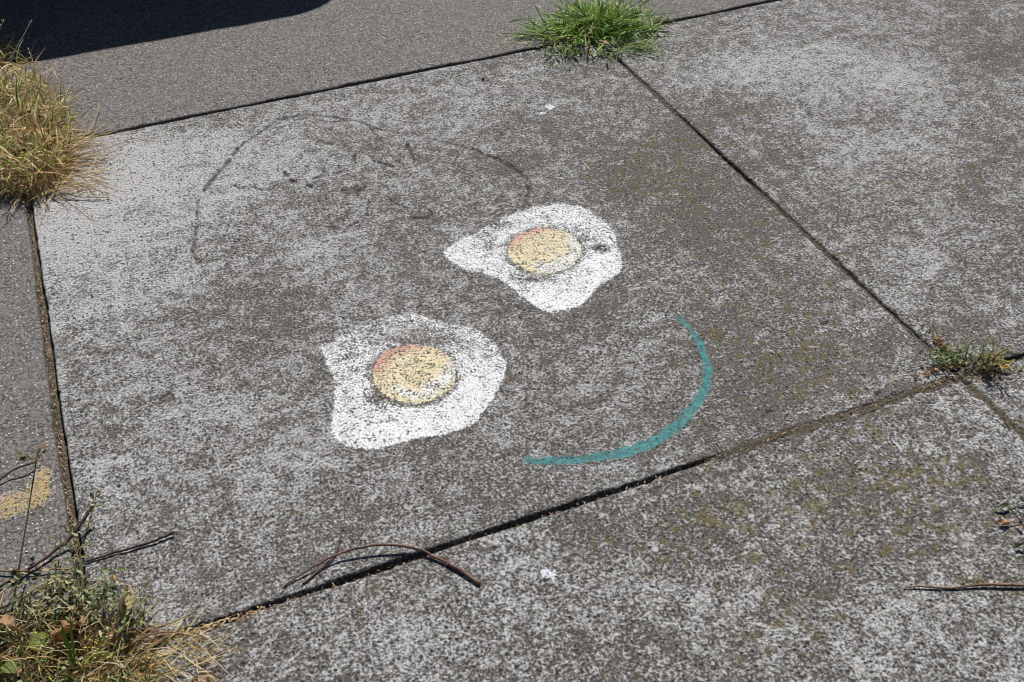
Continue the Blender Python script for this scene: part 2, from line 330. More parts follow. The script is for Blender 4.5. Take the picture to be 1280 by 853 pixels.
# soil packed in the joints
def joint_strip(mb, p0, p1, hw, depth, name=None, step=.004):
    p0 = Vector(p0); p1 = Vector(p1); n = int((p1-p0).length/step); t = (p1-p0).normalized(); s = Vector((-t.y, t.x, 0)); m = 5
    b = len(mb.v)
    for i in range(n+1):
        q = p0.lerp(p1, i/n)
        for k in range(m):
            o = (k/(m-1)*2-1)*hw; w_ = q+s*o; nn = float(fbm(np.array([w_.x]), np.array([w_.y]), 70, 9, 3)[0])
            z = -depth(q)+nn*.0035; mb.v.append((w_.x, w_.y, z)); mb.c.append((.1, .08, .05))
    for i in range(n):
        for k in range(m-1): a = b+i*m+k; mb.f.append((a, a+1, a+m+1, a+m))
def sm(x, a, b): t = max(0, min(1, (x-a)/(b-a))); return t*t*(3-2*t)
xb = [P(850, 590).x, P(905, 575).x, P(235, 790).x, P(320, 760).x]
def dep_b(q): return .024*sm(q.x, xb[2]-.05, xb[3])*(1-sm(q.x, xb[0], xb[1]))+.0016+.010*sm(q.x, S+.03, S+.15)
def dep_r(q): return .0075+.003*math.sin(q.y*9)-.004*sm(q.y, .5, .1)
joints = []
for (a, b, hw, dp, lb) in [((-S, -.0, 0), (2*S, -.0, 0), .013, dep_b, 'dark earth in the joint running below the egg slab'),
                           ((0, 0, 0), (0, Sy, 0), .020, lambda q: .015, 'brown earth and grit in the wide joint left of the egg slab'),
                           ((S, -Sy, 0), (S, Sy, 0), .012, dep_r, 'grey-brown earth in the joint right of the egg slab'),
                           ((-S, Sy, 0), (3*S, Sy, 0), .012, lambda q: .014-.006*sm(abs(q.x-S), .35, .1), 'dark earth in the joint along the asphalt strip')]:
    mb = MB(); joint_strip(mb, a, b, hw, dp); tag(mb.build('soil', SOIL), lb, 'soil', kind='structure')

# ---------------------------------------------------------------- paint on the slabs
def sdf_poly(u, v, pts):
    d = segd(u, v, pts+[pts[0]]); ins = np.zeros(u.shape, bool); n = len(pts)
    for i in range(n):
        (ax, ay), (bx, by) = pts[i], pts[(i+1) % n]
        c = ((ay > v) != (by > v)) & (u < (bx-ax)*(v-ay)/(by-ay+1e-9)+ax); ins ^= c
    return np.where(ins, d, -d)
def smooth_poly(pts, it=2):
    for _ in range(it):
        o = []
        for i in range(len(pts)):
            a, b = pts[i], pts[(i+1) % len(pts)]
            o += [(a[0]*.75+b[0]*.25, a[1]*.75+b[1]*.25), (a[0]*.25+b[0]*.75, a[1]*.25+b[1]*.75)]
        pts = o
    return pts
def sheet(name, sl, cov, col, mat, parent=None, base=None, lift=.0005, region=None):
    keep = cov > 0.0
    if region is not None: keep &= region
    idx = np.arange(keep.size).reshape(keep.shape)
    qk = keep[:-1, :-1] & keep[:-1, 1:] & keep[1:, 1:] & keep[1:, :-1]
    q = np.stack([idx[:-1, :-1], idx[:-1, 1:], idx[1:, 1:], idx[1:, :-1]], -1)[qk]
    used, inv = np.unique(q, return_inverse=True); inv = inv.reshape(q.shape)
    V = np.stack([sl['X'].ravel()[used], sl['Y'].ravel()[used], sl['Z'].ravel()[used]+lift], -1)
    me = bpy.data.meshes.new(name); me.from_pydata(V.tolist(), [], inv.tolist()); me.update()
    addf(me, 'cov', cov.ravel()[used])
    for k, n in (('L', 'lich'), ('M', 'moss'), ('D', 'dirt')): addf(me, n, sl[k].ravel()[used])
    at = me.color_attributes.new('col', 'FLOAT_COLOR', 'POINT'); a = np.ones((len(used), 4), np.float32); a[:, :3] = col.reshape(-1, 3)[used]; at.data.foreach_set('color', a.ravel())
    me.polygons.foreach_set('use_smooth', [True]*len(me.polygons))
    return link(name, me, mat, parent, base)
def G(u, v, cx, cy, rx, ry): return np.exp(-((u-cx)/rx)**2-((v-cy)/ry)**2)
WHITE = np.array([.87, .88, .90])
def egg(outline, yc, yr, wear, hil, label, ybase):
    u, v = main['u'], main['v']; jt = fbm(main['X'], main['Y'], 45, 77, 3)
    base = P(*ybase); root = empty('painted_egg', base); tag(root, label, 'painted egg', 'fried eggs painted on the pavement')
    sd = sdf_poly(u, v, smooth_poly(outline))+jt*2.6+1.4
    er = np.hypot((u-yc[0])/yr[0], (v-yc[1])/yr[1])+jt*.035
    cov = np.clip(.12+sd/5, 0, 1)*.68
    for cx, cy, rx, ry, a in wear: cov = cov+a*G(u, v, cx, cy, rx, ry)*(cov > .05)
    ring = np.clip((er-1)/.09, 0, 1); cov = cov*(1-(.26+.22*np.exp(-((np.degrees(np.arctan2(-(v-yc[1]), u-yc[0]))+110)/70)**2))*np.exp(-((er-1.05)/.07)**2)); cov = np.where(sd > -.3, np.maximum(cov, .001), 0); cov = np.clip(cov, 0, 1)
    col = np.broadcast_to(WHITE, u.shape+(3,)).copy()
    split = er > 1.0
    a = sheet('egg_white', main, cov, col, PAINT, root, base, .0005, er > .985)
    # yolk: cream ochre, coral rim at the upper left, bare white glint at the lower right
    yc_ = np.broadcast_to(np.array([.84, .72, .46]), u.shape+(3,)).copy()
    ang = np.degrees(np.arctan2(-(v-yc[1])/yr[1], (u-yc[0])/yr[0]))
    red = np.clip((er-.62)/.38, 0, 1)*np.exp(-((ang-132)/55)**2)*1.35; red = np.clip(red+jt*.35*(red > .05), 0, 1)[..., None]
    yc_ = yc_*(1-red)+np.array([.72, .36, .28])*red
    hg = np.zeros(u.shape)
    for pts, hw in hil: hg = np.maximum(hg, np.clip(1.3-.85*segd(u, v, pts)/hw+jt*.5, 0, 1))
    pale = np.clip((er-.55)/.4, 0, 1)*np.exp(-((ang+60)/60)**2)*.9
    pale = pale[..., None]; yc_ = yc_*(1-pale)+np.array([.80, .75, .45])*pale
    hg = hg[..., None]*.92; yc_ = yc_*(1-hg)+np.array([.88, .88, .86])*hg
    cy = np.clip((1.06-er)*11, 0, 1)*.69; cy = np.where(er < 1.045, np.maximum(cy, .02), 0)
    y = sheet('yolk', main, cy, yc_, PAINT, root, base, .0009, er < 1.04)
    tag(y, 'cream and ochre painted yolk with a coral upper rim')
    return root
EA = [(396,434),(402,427),(413,430),(430,415),(455,401),(490,392),(520,391),(545,400),(575,404),(602,413),(622,431),(633,450),(634,468),(626,486),(612,506),(599,527),(580,539),(553,546),(530,549),(505,554),(480,561),(455,564),(433,561),(416,550),(411,534),(415,515),(418,496),(417,478),(408,462),(403,446)]
EB = [(551,320),(556,312),(568,303),(588,290),(612,280),(640,265),(668,256),(700,253),(732,258),(752,272),(769,286),(772,305),(780,323),(779,341),(760,353),(745,363),(735,378),(715,388),(690,393),(670,387),(655,375),(640,362),(625,351),(605,345),(580,338),(565,331)]
egg(EA, (518, 468), (53, 37.5), [(505,415,60,18,-.26),(560,430,30,14,-.10),(430,440,25,25,-.12),(474,498,20,9,-.35),(518,426,44,8,-.2),(450,400,30,14,-.2),(600,440,25,20,-.08),(520,540,80,22,.12),(590,490,35,35,.10)],
    [([(534,489),(550,480),(564,465)], 8), ([(492,486),(506,491),(520,496)], 5)], 'larger nearer white painted egg with cream yolk, its rim pointed at left', (518, 468))
egg(EB, (681, 314), (46.5, 28.5), [(607,293,14,6,-.22),(630,281,12,6,-.25),(612,307,16,6,-.18),(750,311,14,5,-.40),(733,299,16,4,-.25),(665,348,26,6,-.3),(720,290,20,8,-.15),(700,375,50,15,.12),(745,330,25,25,.10),(585,325,20,12,.05)],
    [([(716,302),(720,316),(711,328),(694,335)], 8), ([(672,333),(690,337)], 5)], 'smaller farther white painted egg with a long pointed tip at its left', (681, 314))
def stroke(sl, pts, wid, jt):
    u, v = sl['u'], sl['v']; best = np.full(u.shape, -1e9)
    for (a, b, wa, wb) in zip(pts[:-1], pts[1:], wid[:-1], wid[1:]):
        dx, dy = b[0]-a[0], b[1]-a[1]; t = np.clip(((u-a[0])*dx+(v-a[1])*dy)/(dx*dx+dy*dy), 0, 1)
        best = np.maximum(best, (wa+(wb-wa)*t)-np.hypot(u-a[0]-t*dx, v-a[1]-t*dy))
    return best+jt
jt = fbm(main['X'], main['Y'], 50, 31, 3)
SMP = [(844,397),(852,401),(862,410),(873,426),(881,443),(885,460),(884,477),(877,495),(866,512),(852,528),(834,543),(812,555),(786,564),(756,570),(722,575),(690,577),(661,576)]
SMW = [3.4,4.2,5,5.8,6.6,7.2,7.8,8.2,8.8,8.8,8.8,8.4,8,7.4,7,7,6.6]
s_ = stroke(main, SMP, SMW, jt*1.8)
cov = np.where(s_ > -.8, np.clip(.12+s_/3.5, .02, 1)*(.84+jt*.2), 0)
c_ = np.broadcast_to(np.array([.035, .30, .31]), s_.shape+(3,)).copy()
tag(sheet('painted_curve', main, cov, c_, STAIN, None, P(800, 560)), 'teal painted curve like a smile to the right of the eggs', 'painted curve')
# ochre patch on the left slab
u, v = left['u'], left['v']; jl = fbm(left['X'], left['Y'], 30, 55, 3)
sd = sdf_poly(u, v, smooth_poly([(-60,636),(-20,622),(5,612),(26,607),(38,598),(40,586),(52,576),(68,584),(71,606),(66,622),(52,640),(26,644),(8,655),(-20,666),(-60,694)], 1))+jl*6
cov = np.where(sd > -2, np.clip(.25+sd/12, .02, 1)*.66, 0)
tag(sheet('paint_patch', left, cov, np.broadcast_to(np.array([.50, .36, .16]), u.shape+(3,)).copy(), PAINT, None, P(30, 625)), 'faded ochre paint patch on the dark slab at the left edge', 'paint patch')
u, v = main['u'], main['v']
sd = sdf_poly(u, v, [(84,553),(94,552),(97,562),(90,569),(83,567)])+jt*3
tag(sheet('paint_patch', main, np.where(sd > -1, np.clip(.2+sd/8, .02, 1)*.55, 0), np.broadcast_to(np.array([.50, .36, .14]), u.shape+(3,)).copy(), PAINT, None, P(90, 560)), 'tiny ochre paint spot beside the wide left joint', 'paint patch')
def splat(sl, cx, cy, parts, label, name='bird_dropping', colr=(.72, .74, .80)):
    u, v = sl['u'], sl['v']; j = fbm(sl['X'], sl['Y'], 80, int(cx), 2); best = np.full(u.shape, -1e9)
    for dx, dy, rx, ry in parts: best = np.maximum(best, (1-np.hypot((u-cx-dx)/rx, (v-cy-dy)/ry))*min(rx, ry))
    best = best+j*1.6; cov = np.where(best > -.6, np.clip(.25+best/2.5, .02, 1)*.9, 0)
    tag(sheet(name, sl, cov, np.broadcast_to(np.array(colr), u.shape+(3,)).copy(), PAINT, None, P(cx, cy)), label, 'dropping')
splat(near, 685, 716, [(0,0,13,8),(6,9,4,5),(18,12,8,2.6),(-8,19,3,7)], 'white splat on the slab below the dark joint')
splat(main, 688, 134, [(0,0,8,4),(-11,8,8,2.4)], 'white splat below the green grass tuft')
splat(near, 965, 770, [(0,0,6,6)], 'faint pale spot on the near slab towards the lower right', colr=(.5, .5, .5))

# ---------------------------------------------------------------- leaves, blades, twigs
def shade(c, a=.15):
    k = 1+random.uniform(-a, a); return tuple(max(.005, x*k*(1+random.uniform(-.06, .06))) for x in c)
GR = [(.190, .340, .030), (.140, .270, .022), (.260, .390, .055), (.085, .170, .020)]
GRS = [(.22, .32, .14), (.28, .36, .18)]
ST = [(.56, .41, .16), (.64, .50, .24), (.46, .31, .10), (.74, .62, .36), (.36, .22, .07)]
BR = [(.28, .15, .055), (.18, .095, .04), (.34, .20, .09)]
def blade(mb, p, az, lean, L, wd, droop, col, tipcol=None, n=6, twist=0.0, floor=.0015):
    p = Vector(p); d = Vector((math.cos(az)*math.sin(lean), math.sin(az)*math.sin(lean), math.cos(lean))); side = Vector((-math.sin(az), math.cos(az), 0))
    Ls = []; Rs = []; cs = []; q = p.copy(); st = L/n; th = lean; a = az
    for i in range(n+1):
        t = i/n; w_ = wd*(1-t**2.2)*(.55+.9*min(t*3, .5)) if i < n else wd*.03
        sd = side.copy(); sd.rotate(Matrix.Rotation(twist*t, 3, d))
        Ls.append(q-sd*w_*.5+Vector((0, 0, w_*.18))); Rs.append(q+sd*w_*.5)
        tc = tipcol if tipcol else col; cs.append(tuple(col[k]*(1-t*t)+tc[k]*t*t for k in range(3)))
        th = min(th+droop/n, 2.0); a += random.uniform(-.10, .10)
        d = Vector((math.cos(a)*math.sin(th), math.sin(a)*math.sin(th), math.cos(th))); side = Vector((-math.sin(a), math.cos(a), 0))
        q = q+d*st
        if q.z < floor: q.z = floor+random.uniform(0, .002); th = min(th, 1.5)
    mb.quadstrip(Ls, Rs, cs)
def leaf(mb, p, az, pitch, L, W, col, curl=.4, fold=.25, n=6, roll=0.0, lobes=0, col2=None):
    """leaf blade with midrib fold, curl and optional lobed edge"""
    p = Vector(p); f = Vector((math.cos(az), math.sin(az), 0)); sd = Vector((-math.sin(az), math.cos(az), 0)); b = len(mb.v)
    q = p.copy(); th = pitch
    for i in range(n+1):
        t = i/n; w_ = W*.5*math.sin(math.pi*min(1, .04+t*.96))**.75*(1 if not lobes else (.72+.4*abs(math.sin(t*math.pi*lobes))))
        d = f*math.cos(th)+Vector((0, 0, math.sin(th))); nrm = Vector((0, 0, math.cos(th)))-f*math.sin(th)
        s2 = sd*math.cos(roll)+nrm*math.sin(roll); n2 = nrm*math.cos(roll)-sd*math.sin(roll)
        for k in (-1, 0, 1):
            mb.v.append(q+s2*(k*w_)+n2*(abs(k)*w_*fold+random.uniform(-.04, .04)*W)); mb.c.append(shade(col2 if (col2 and k) else col, .12))
        q = q+d*(L/n); th -= curl/n
    for i in range(n):
        for k in range(2): a = b+i*3+k; mb.f.append((a, a+1, a+4, a+3))
def poly_roots(poly, n):
    out = []; us = [p[0] for p in poly]; vs_ = [p[1] for p in poly]
    while len(out) < n:
        u_ = random.uniform(min(us), max(us)); v_ = random.uniform(min(vs_), max(vs_)); c = False
        for i in range(len(poly)):
            (ax, ay), (bx, by) = poly[i], poly[(i+1) % len(poly)]
            if (ay > v_) != (by > v_) and u_ < (bx-ax)*(v_-ay)/(by-ay)+ax: c = not c
        if c: out.append((u_, v_))
    return out
def path(pts, n=5):
    """smooth curve through (px, py, height) points"""
    Q = [P(a, b, c) for a, b, c in pts]; out = []
    for i in range(len(Q)-1):
        p0 = Q[max(i-1, 0)]; p1 = Q[i]; p2 = Q[i+1]; p3 = Q[min(i+2, len(Q)-1)]
        for k in range(n):
            t = k/n; out.append(.5*((2*p1)+(p2-p0)*t+(2*p0-5*p1+4*p2-p3)*t*t+(3*p1-p0-3*p2+p3)*t**3))
    return out+[Q[-1]]
def twig(pts, r0, r1, col, label, cat='twig', n=6, kn=.12, mat=None, name='twig', build=True, group=None):
    q = path(pts, n); m = len(q); rad = [(r0+(r1-r0)*i/(m-1))*(1+random.uniform(-kn, kn)) for i in range(m)]
    q = [p+Vector((random.gauss(0, 1), random.gauss(0, 1), random.gauss(0, .5)))*r0*.35 for p in q]
    mb = MB(); mb.tube(q, rad, [shade(col, .4) for _ in q], 8)
    for i in range(2, m-2):
        if random.random() < .22:
            o_ = Vector((random.gauss(0, 1), random.gauss(0, 1), random.uniform(0, 1))).normalized()*rad[i]*2.2; mb.tube([q[i], q[i]+o_*.7, q[i]+o_], [rad[i]*.8, rad[i]*.55, rad[i]*.3], shade(col, .3), 5)
    o = mb.build(name, mat or WOOD, None, q[0]); tag(o, label, cat, group); return o

# green tuft at the far joint crossing
mb = MB(); c0 = P(744, 35)
for i in range(1900):
    a = random.uniform(0, 2*math.pi); rr = abs(random.gauss(0, 1))*.044
    p = c0+Vector((math.cos(a)*rr*1.8, math.sin(a)*rr*1.15, random.uniform(0, .014))); az = a+random.gauss(0, 1.25); lean = min(1.48, abs(random.gauss(.95, .38)))
    L = random.uniform(.04, .120)*(1.0 if lean > .7 else .75); g = random.random()
    c = shade(random.choice(GR if g < .84 else GRS if g < .95 else ST[:2]), .4)
    blade(mb, p, az, lean, L, random.uniform(.0028, .0062), random.uniform(.1, 1.6), c, tuple(x*1.25 for x in c) if random.random() < .5 else None, 6, random.uniform(-1.2, 1.2))
for (u_, v_, az, L) in [(672,40,math.pi*1.02,.10),(700,62,-1.9,.06),(800,40,.1,.12),(805,30,.35,.13),(790,60,-.3,.10),(690,45,math.pi,.12),(770,60,-1.1,.06),(720,60,-2.0,.07),(700,68,-1.9,.05),(755,66,-1.7,.06),(795,62,-.8,.07)]:
    for k in range(34):
        p = P(u_+random.gauss(0, 9), v_+random.gauss(0, 5), .004); c = shade(random.choice(GR+GRS), .25)
        blade(mb, p, az+random.gauss(0, .45), random.uniform(1.0, 1.42), L*random.uniform(.35, 1), random.uniform(.002, .004), random.uniform(0, .35), c, None, 5, random.uniform(-1, 1))
for k in range(120):  # dead thatch low in the tuft
    p = P(745+random.gauss(0, 38), 52+random.gauss(0, 9), .003); blade(mb, p, random.uniform(0, 6.28), random.uniform(1.1, 1.5), random.uniform(.02, .06), .002, .1, shade(random.choice(ST), .2), None, 3)
tag(mb.build('grass_tuft', GRASS, None, c0), 'bright green grass tuft growing where the far joint meets the right joint', 'grass tuft', 'weeds growing in the joints')

# straw-coloured tuft at the left edge
mb = MB(); c0 = P(15, 205)
roots = poly_roots([(-150,20),(-20,28),(26,60),(66,110),(92,150),(92,190),(78,228),(48,250),(0,240),(-150,232)], 5600)
for (u_, v_) in roots:
    hz = random.random()**1.6*.085*max(0, 1-max(0, (u_-30))/60)*max(.1, min(1, (240-v_)/60)); p = P(u_, v_+hz*420, hz+.002)
    rel = (P(u_, v_)-c0); out = math.atan2(rel.y, rel.x) if rel.length > .03 else random.uniform(0, 6.28)
    az = out+random.gauss(0, 1.9); lean = abs(random.gauss(.95, .6)); L = .022+.10*random.random()**1.8
    low = v_ > 185; g = random.random()
    if g < (.60 if not low else .30): c = random.choice(ST)
    elif g < (.68 if not low else .62): c = random.choice(BR)
    elif g < .90: c = random.choice([(.38, .38, .08), (.28, .31, .06), (.22, .30, .04), (.50, .46, .14)])
    else: c = random.choice(GR)
    if low and g < .9 and random.random() < .35: c = random.choice(BR)
    c = shade(c, .42); blade(mb, p, az, min(lean, 1.5), L, random.uniform(.0016, .0046), random.uniform(.2, 1.6), c, shade(ST[1], .2) if random.random() < .4 else None, 5, random.uniform(-1.8, 1.8))
for k in range(130):
    u_, v_ = random.uniform(-60, 84), random.uniform(110, 215); blade(mb, P(u_, v_, .03), random.gauss(1.2, 1.1), random.uniform(.1, .7), random.uniform(.07, .14), random.uniform(.0014, .0024), random.uniform(.3, 1.6), shade(random.choice(ST+[(.24, .28, .08)]), .25), None, 8, random.uniform(-1, 1))
tuft = mb.build('grass_tuft', GRASS, None, c0)
tag(tuft, 'large straw-coloured dry grass tuft at the left edge beside the egg slab corner', 'grass tuft', 'weeds growing in the joints')
mb = MB()
for k in range(130):  # long dry stalks lying over the slab
    u_, v_ = random.uniform(45, 78), random.uniform(170, 245); az = math.atan2(*( (P(u_+60, v_+random.gauss(-4, 26))-P(u_, v_)).yx))
    blade(mb, P(u_, v_, .012), az+random.gauss(0, .5), random.uniform(1.3, 1.55), random.uniform(.07, .17), random.uniform(.0012, .0024), random.uniform(.0, .3), shade(random.choice(ST+ST+BR), .25), None, 7, random.uniform(-1, 1))
for k in range(230):  # pale strands fanned over the corner of the slab
    u_, v_ = random.uniform(70, 128), random.uniform(160, 236); q_ = P(u_, v_, random.uniform(.001, .006)); g_ = P(u_+60, v_+(v_-195)*.9+random.gauss(-6, 16))
    blade(mb, q_, math.atan2(g_.y-q_.y, g_.x-q_.x)+random.gauss(0, .25), random.uniform(1.42, 1.57), random.uniform(.02, .085), random.uniform(.0009, .0019), .05, shade(random.choice(ST+ST+BR), .25), None, 6, random.uniform(-1, 1))
mb.build('dry_stalks', GRASS, tuft, c0)
mb = MB()
def seedhead(mb, q0, q1, n=10, col=(.40, .33, .17), sz=.0035):
    for k in range(n):
        t = k/n; q = q0.lerp(q1, t); a = random.uniform(0, 6.28)
        leaf(mb, q, a, random.uniform(.2, 1.2), sz*random.uniform(1.2, 2.4), sz*.6, shade(col, .25), .2, .3, 2)
for (b, m, t) in [((5,150,.02),(8,90,.14),(40,25,.22)),((0,140,.02),(-8,70,.17),(5,24,.24)),((30,150,.02),(50,110,.10),(48,80,.14)),((60,170,.01),(90,130,.05),(118,103,.05)),((20,140,.02),(42,92,.14),(35,60,.18)),((70,190,.01),(110,165,.02),(125,130,.02)),
                  ((60,230,.01),(85,245,.012),(120,277,.003)),((40,225,.01),(55,245,.012),(62,262,.003)),((70,200,.01),(120,190,.015),(168,172,.004)),((70,215,.01),(120,205,.015),(150,196,.004)),((65,235,.01),(100,246,.01),(138,247,.003))]:
    q = path([b, m, t], 6); mb.tube(q, [.0011-.0005*i/len(q) for i in range(len(q))], shade(random.choice([(.40, .33, .16), (.22, .24, .08), (.5, .4, .22)]), .2), 5)
    seedhead(mb, q[-5], q[-1], 12)
tag(mb.build('seed_stalks', GRASS, tuft, c0), 'thin pale stalks with small seed heads')

# weed patch in the lower left corner
c0 = P(60, 830); root = empty('weed_patch', c0); tag(root, 'mixed patch of short dry grass and leafy weeds in the lower left corner', 'weed patch', 'weeds growing in the joints')
mb = MB()
for (u_, v_) in poly_roots([(-80,790),(0,775),(60,755),(130,772),(165,800),(185,830),(185,930),(-80,930)]+[], 3400):
    p = P(u_, v_, random.uniform(.001, .022 if u_ < 150 else .004)); g = random.random(); right = u_ > 150
    if g < .18: c = random.choice(GR+GRS+GRS)
    elif g < .36: c = random.choice([(.30, .33, .08), (.38, .38, .13)])
    elif g < .88: c = random.choice(ST)
    else: c = random.choice(BR)
    if random.random() < .12: c = (.05, .04, .03)
    h = (.034 if v_ < 790 else .058)*random.uniform(.5, 1.25)
    blade(mb, p, random.uniform(0, 6.28) if not right else random.gauss(.4, .8), min(1.45, abs(random.gauss(.95, .42))), random.uniform(.3, 1.15)*h, random.uniform(.0016, .0034), random.uniform(.1, 1.3), shade(c, .42), None, 5, random.uniform(-2, 2))
mb.build('grass', GRASS, root, c0)
mb = MB()
for k in range(210):  # long thin strands reaching over the slab edge to the right
    u_, v_ = random.uniform(110, 262), random.uniform(782, 852); tgt = P(u_+random.uniform(30, 80), v_-random.uniform(-12, 30)); s0 = P(u_, v_, .006)
    az = math.atan2(tgt.y-s0.y, tgt.x-s0.x)
    blade(mb, s0, az+random.gauss(0, .8), random.uniform(1.3, 1.56), random.uniform(.02, .09), random.uniform(.0008, .0017), .15, shade(random.choice(ST+[(.25, .26, .1)]), .25), None, 7)
mb.build('straw', GRASS, root, c0)
def stem_arcs():
    mb = MB()
    for k in range(46):
        u_, v_ = random.uniform(-30, 175), random.uniform(755, 845); a = random.uniform(0, 6.28); L = random.uniform(.04, .11); p0 = P(u_, v_, .012); d = Vector((math.cos(a), math.sin(a), 0))*L; h = random.uniform(.01, .05)
        q = [p0, p0+d*.33+Vector((0, 0, h*.8)), p0+d*.66+Vector((random.gauss(0, .008), random.gauss(0, .008), h)), p0+d+Vector((0, 0, h*.4))]; mb.tube(q, [.0010, .0009, .0008, .0005], shade(random.choice([(.70, .60, .42), (.55, .44, .26), (.62, .52, .30), (.30, .20, .12)]), .2), 5)
    mb.build('dry_stems', GRASS, root, c0)
stem_arcs()
def sprig(mb, pts, r, n, lsz, cols, scol, spread=1.0, top=True):
    q = path(pts, 7); m = len(q); mb.tube(q, [r*(1-.5*i/m) for i in range(m)], scol, 5)
    for k in range(n):
        i = int(m*(.25+.72*(k+random.random())/n)); i = min(i, m-1); a = random.uniform(0, 6.28); L = lsz*random.uniform(.5, 1.2)
        o = Vector((math.cos(a), math.sin(a), random.uniform(.1, .9))).normalized()*(L*random.uniform(.4, 1.2)*spread)
        mb.tube([q[i], q[i]+o*.6, q[i]+o], [.0004]*3, scol, 4)
        leaf(mb, q[i]+o, a+random.gauss(0, .5), random.uniform(-.3, .9), L, L*random.uniform(.28, .45), shade(random.choice(cols), .2), random.uniform(0, .9), random.uniform(.1, .5), 5, random.uniform(-.6, .6))
GL2 = [(.14, .19, .05), (.20, .25, .09), (.30, .36, .19), (.09, .12, .035), (.36, .26, .10), (.40, .38, .22)]
mb = MB()
sprig(mb, [(78,800,.01),(92,720,.05),(110,660,.085),(122,612,.11)], .0016, 34, .012, GL2, (.15, .15, .06))
sprig(mb, [(95,800,.01),(100,740,.05),(98,700,.07),(90,660,.085)], .0013, 26, .011, GL2, (.14, .15, .06))
sprig(mb, [(55,800,.01),(62,745,.04),(74,700,.06),(76,665,.08)], .0013, 24, .011, GL2, (.14, .15, .06))
sprig(mb, [(115,800,.01),(120,760,.03),(138,730,.045),(145,708,.055)], .0013, 30, .012, GL2, (.16, .17, .07))
sprig(mb, [(40,810,.01),(30,770,.03),(40,740,.04),(52,715,.05)], .0012, 22, .011, GL2, (.14, .15, .06))
sprig(mb, [(150,810,.01),(160,780,.03),(172,765,.035),(176,742,.045)], .0013, 24, .012, GL2, (.16, .17, .07))
for k in range(90):
    u_, v_ = random.uniform(-40, 190), random.uniform(765, 850); a = random.uniform(0, 6.28); L = random.uniform(.03, .10); p0 = P(u_, v_, random.uniform(.002, .02)); o = Vector((math.cos(a)*.7, math.sin(a)*.7, random.uniform(0, .9)))*L
    mb.tube([p0, p0+o*.5+Vector((random.gauss(0, .004), random.gauss(0, .004), .004)), p0+o], [.0008, .0007, .0004], shade(random.choice(ST+BR+[(.2, .22, .08)]), .3), 4)
for k in range(18):
    u_ = random.uniform(35, 178); v_ = random.uniform(770, 815); h = random.uniform(.025, .065)*(1.1 if u_ < 140 else .8); du = random.gauss(4, 16)
    sprig(mb, [(u_, v_, .006), (u_+du*.4, v_-h*500, h*.6), (u_+du, v_-h*1050, h)], .0010, 22, .011, GL2+[GL2[3]], shade((.16, .17, .07), .3))
sprig(mb, [(80,815,.01),(70,780,.03),(85,755,.04),(105,735,.05)], .0012, 30, .013, GL2, (.16, .17, .07))
tag(mb.build('weed_stems', LEAF, root, c0), 'upright leafy stems with small grey-green leaves')
mb = MB()
for k in range(210):
    u_, v_ = random.uniform(-30, 185), random.uniform(738, 853); 
    if v_ < 770 and (u_ < 50): continue
    leaf(mb, P(u_, v_, random.uniform(.008, .04)), random.uniform(0, 6.28), random.uniform(-.5, .9), random.uniform(.006, .016), random.uniform(.002, .006), shade(random.choice(GL2+GL2+BR+[(.30, .30, .17)]), .25), random.uniform(0, 1), .3, 4, random.uniform(-.9, .9))
mb.build('low_leaves', LEAF, root, c0)
mb = MB(); leaf(mb, P(36, 806, .030), -.1, .2, .034, .026, (.16, .20, .03), 1.2, .5, 8); leaf(mb, P(20, 840, .04), 2.2, .2, .03, .022, (.13, .18, .04), .8, .3, 8)
leaf(mb, P(93, 835, .03), 1.5, 1.2, .075, .006, (.13, .22, .03), .2, .4, 8); leaf(mb, P(95, 833, .03), 1.1, 1.25, .085, .005, (.15, .24, .04), .2, .4, 8)
tag(mb.build('broad_leaves', LEAF, root, c0), 'broad yellow-green leaves')

# dead leaves lying there, each its own thing
def crumple(mb, p, az, pitch, L, W, col, curl, roll, fold, lobes, col2, n=14, m=8):
    """dry leaf blade: midrib, ragged lobed edge, buckled surface"""
    p = Vector(p); f = Vector((math.cos(az), math.sin(az), 0)); sd = Vector((-math.sin(az), math.cos(az), 0)); b = len(mb.v); q = p.copy(); th = pitch; s0 = random.randint(0, 999)
    for i in range(n+1):
        t = i/n; d = f*math.cos(th)+Vector((0, 0, math.sin(th))); nrm = Vector((0, 0, math.cos(th)))-f*math.sin(th)
        s2 = sd*math.cos(roll)+nrm*math.sin(roll); n2 = nrm*math.cos(roll)-sd*math.sin(roll); prof = math.sin(math.pi*min(1, .03+t*.97))**.7
        for k in range(m+1):
            x = k/m*2-1; e = prof*(1 if not lobes else .62+.5*abs(math.sin(t*math.pi*lobes+(.6 if x > 0 else 0))))*random.uniform(.92, 1.05)
            bk = float(fbm(np.array([t*3+x]), np.array([x*1.5+s0]), 1.6, s0, 2)[0])
            ang = x*fold*1.5; mb.v.append(q+s2*(W*.5*e*math.sin(ang)/max(.3, fold*1.5) if fold > .05 else W*.5*e*x)+n2*(W*.5*(1-math.cos(ang))*e+bk*W*.38)); mb.c.append(shade(col2 if (col2 and abs(x) > .5) else col, .16))
        q = q+d*(L/n); th -= curl/n*random.uniform(.6, 1.5)
    for i in range(n):
        for k in range(m): a_ = b+i*(m+1)+k; mb.f.append((a_, a_+1, a_+m+2, a_+m+1))
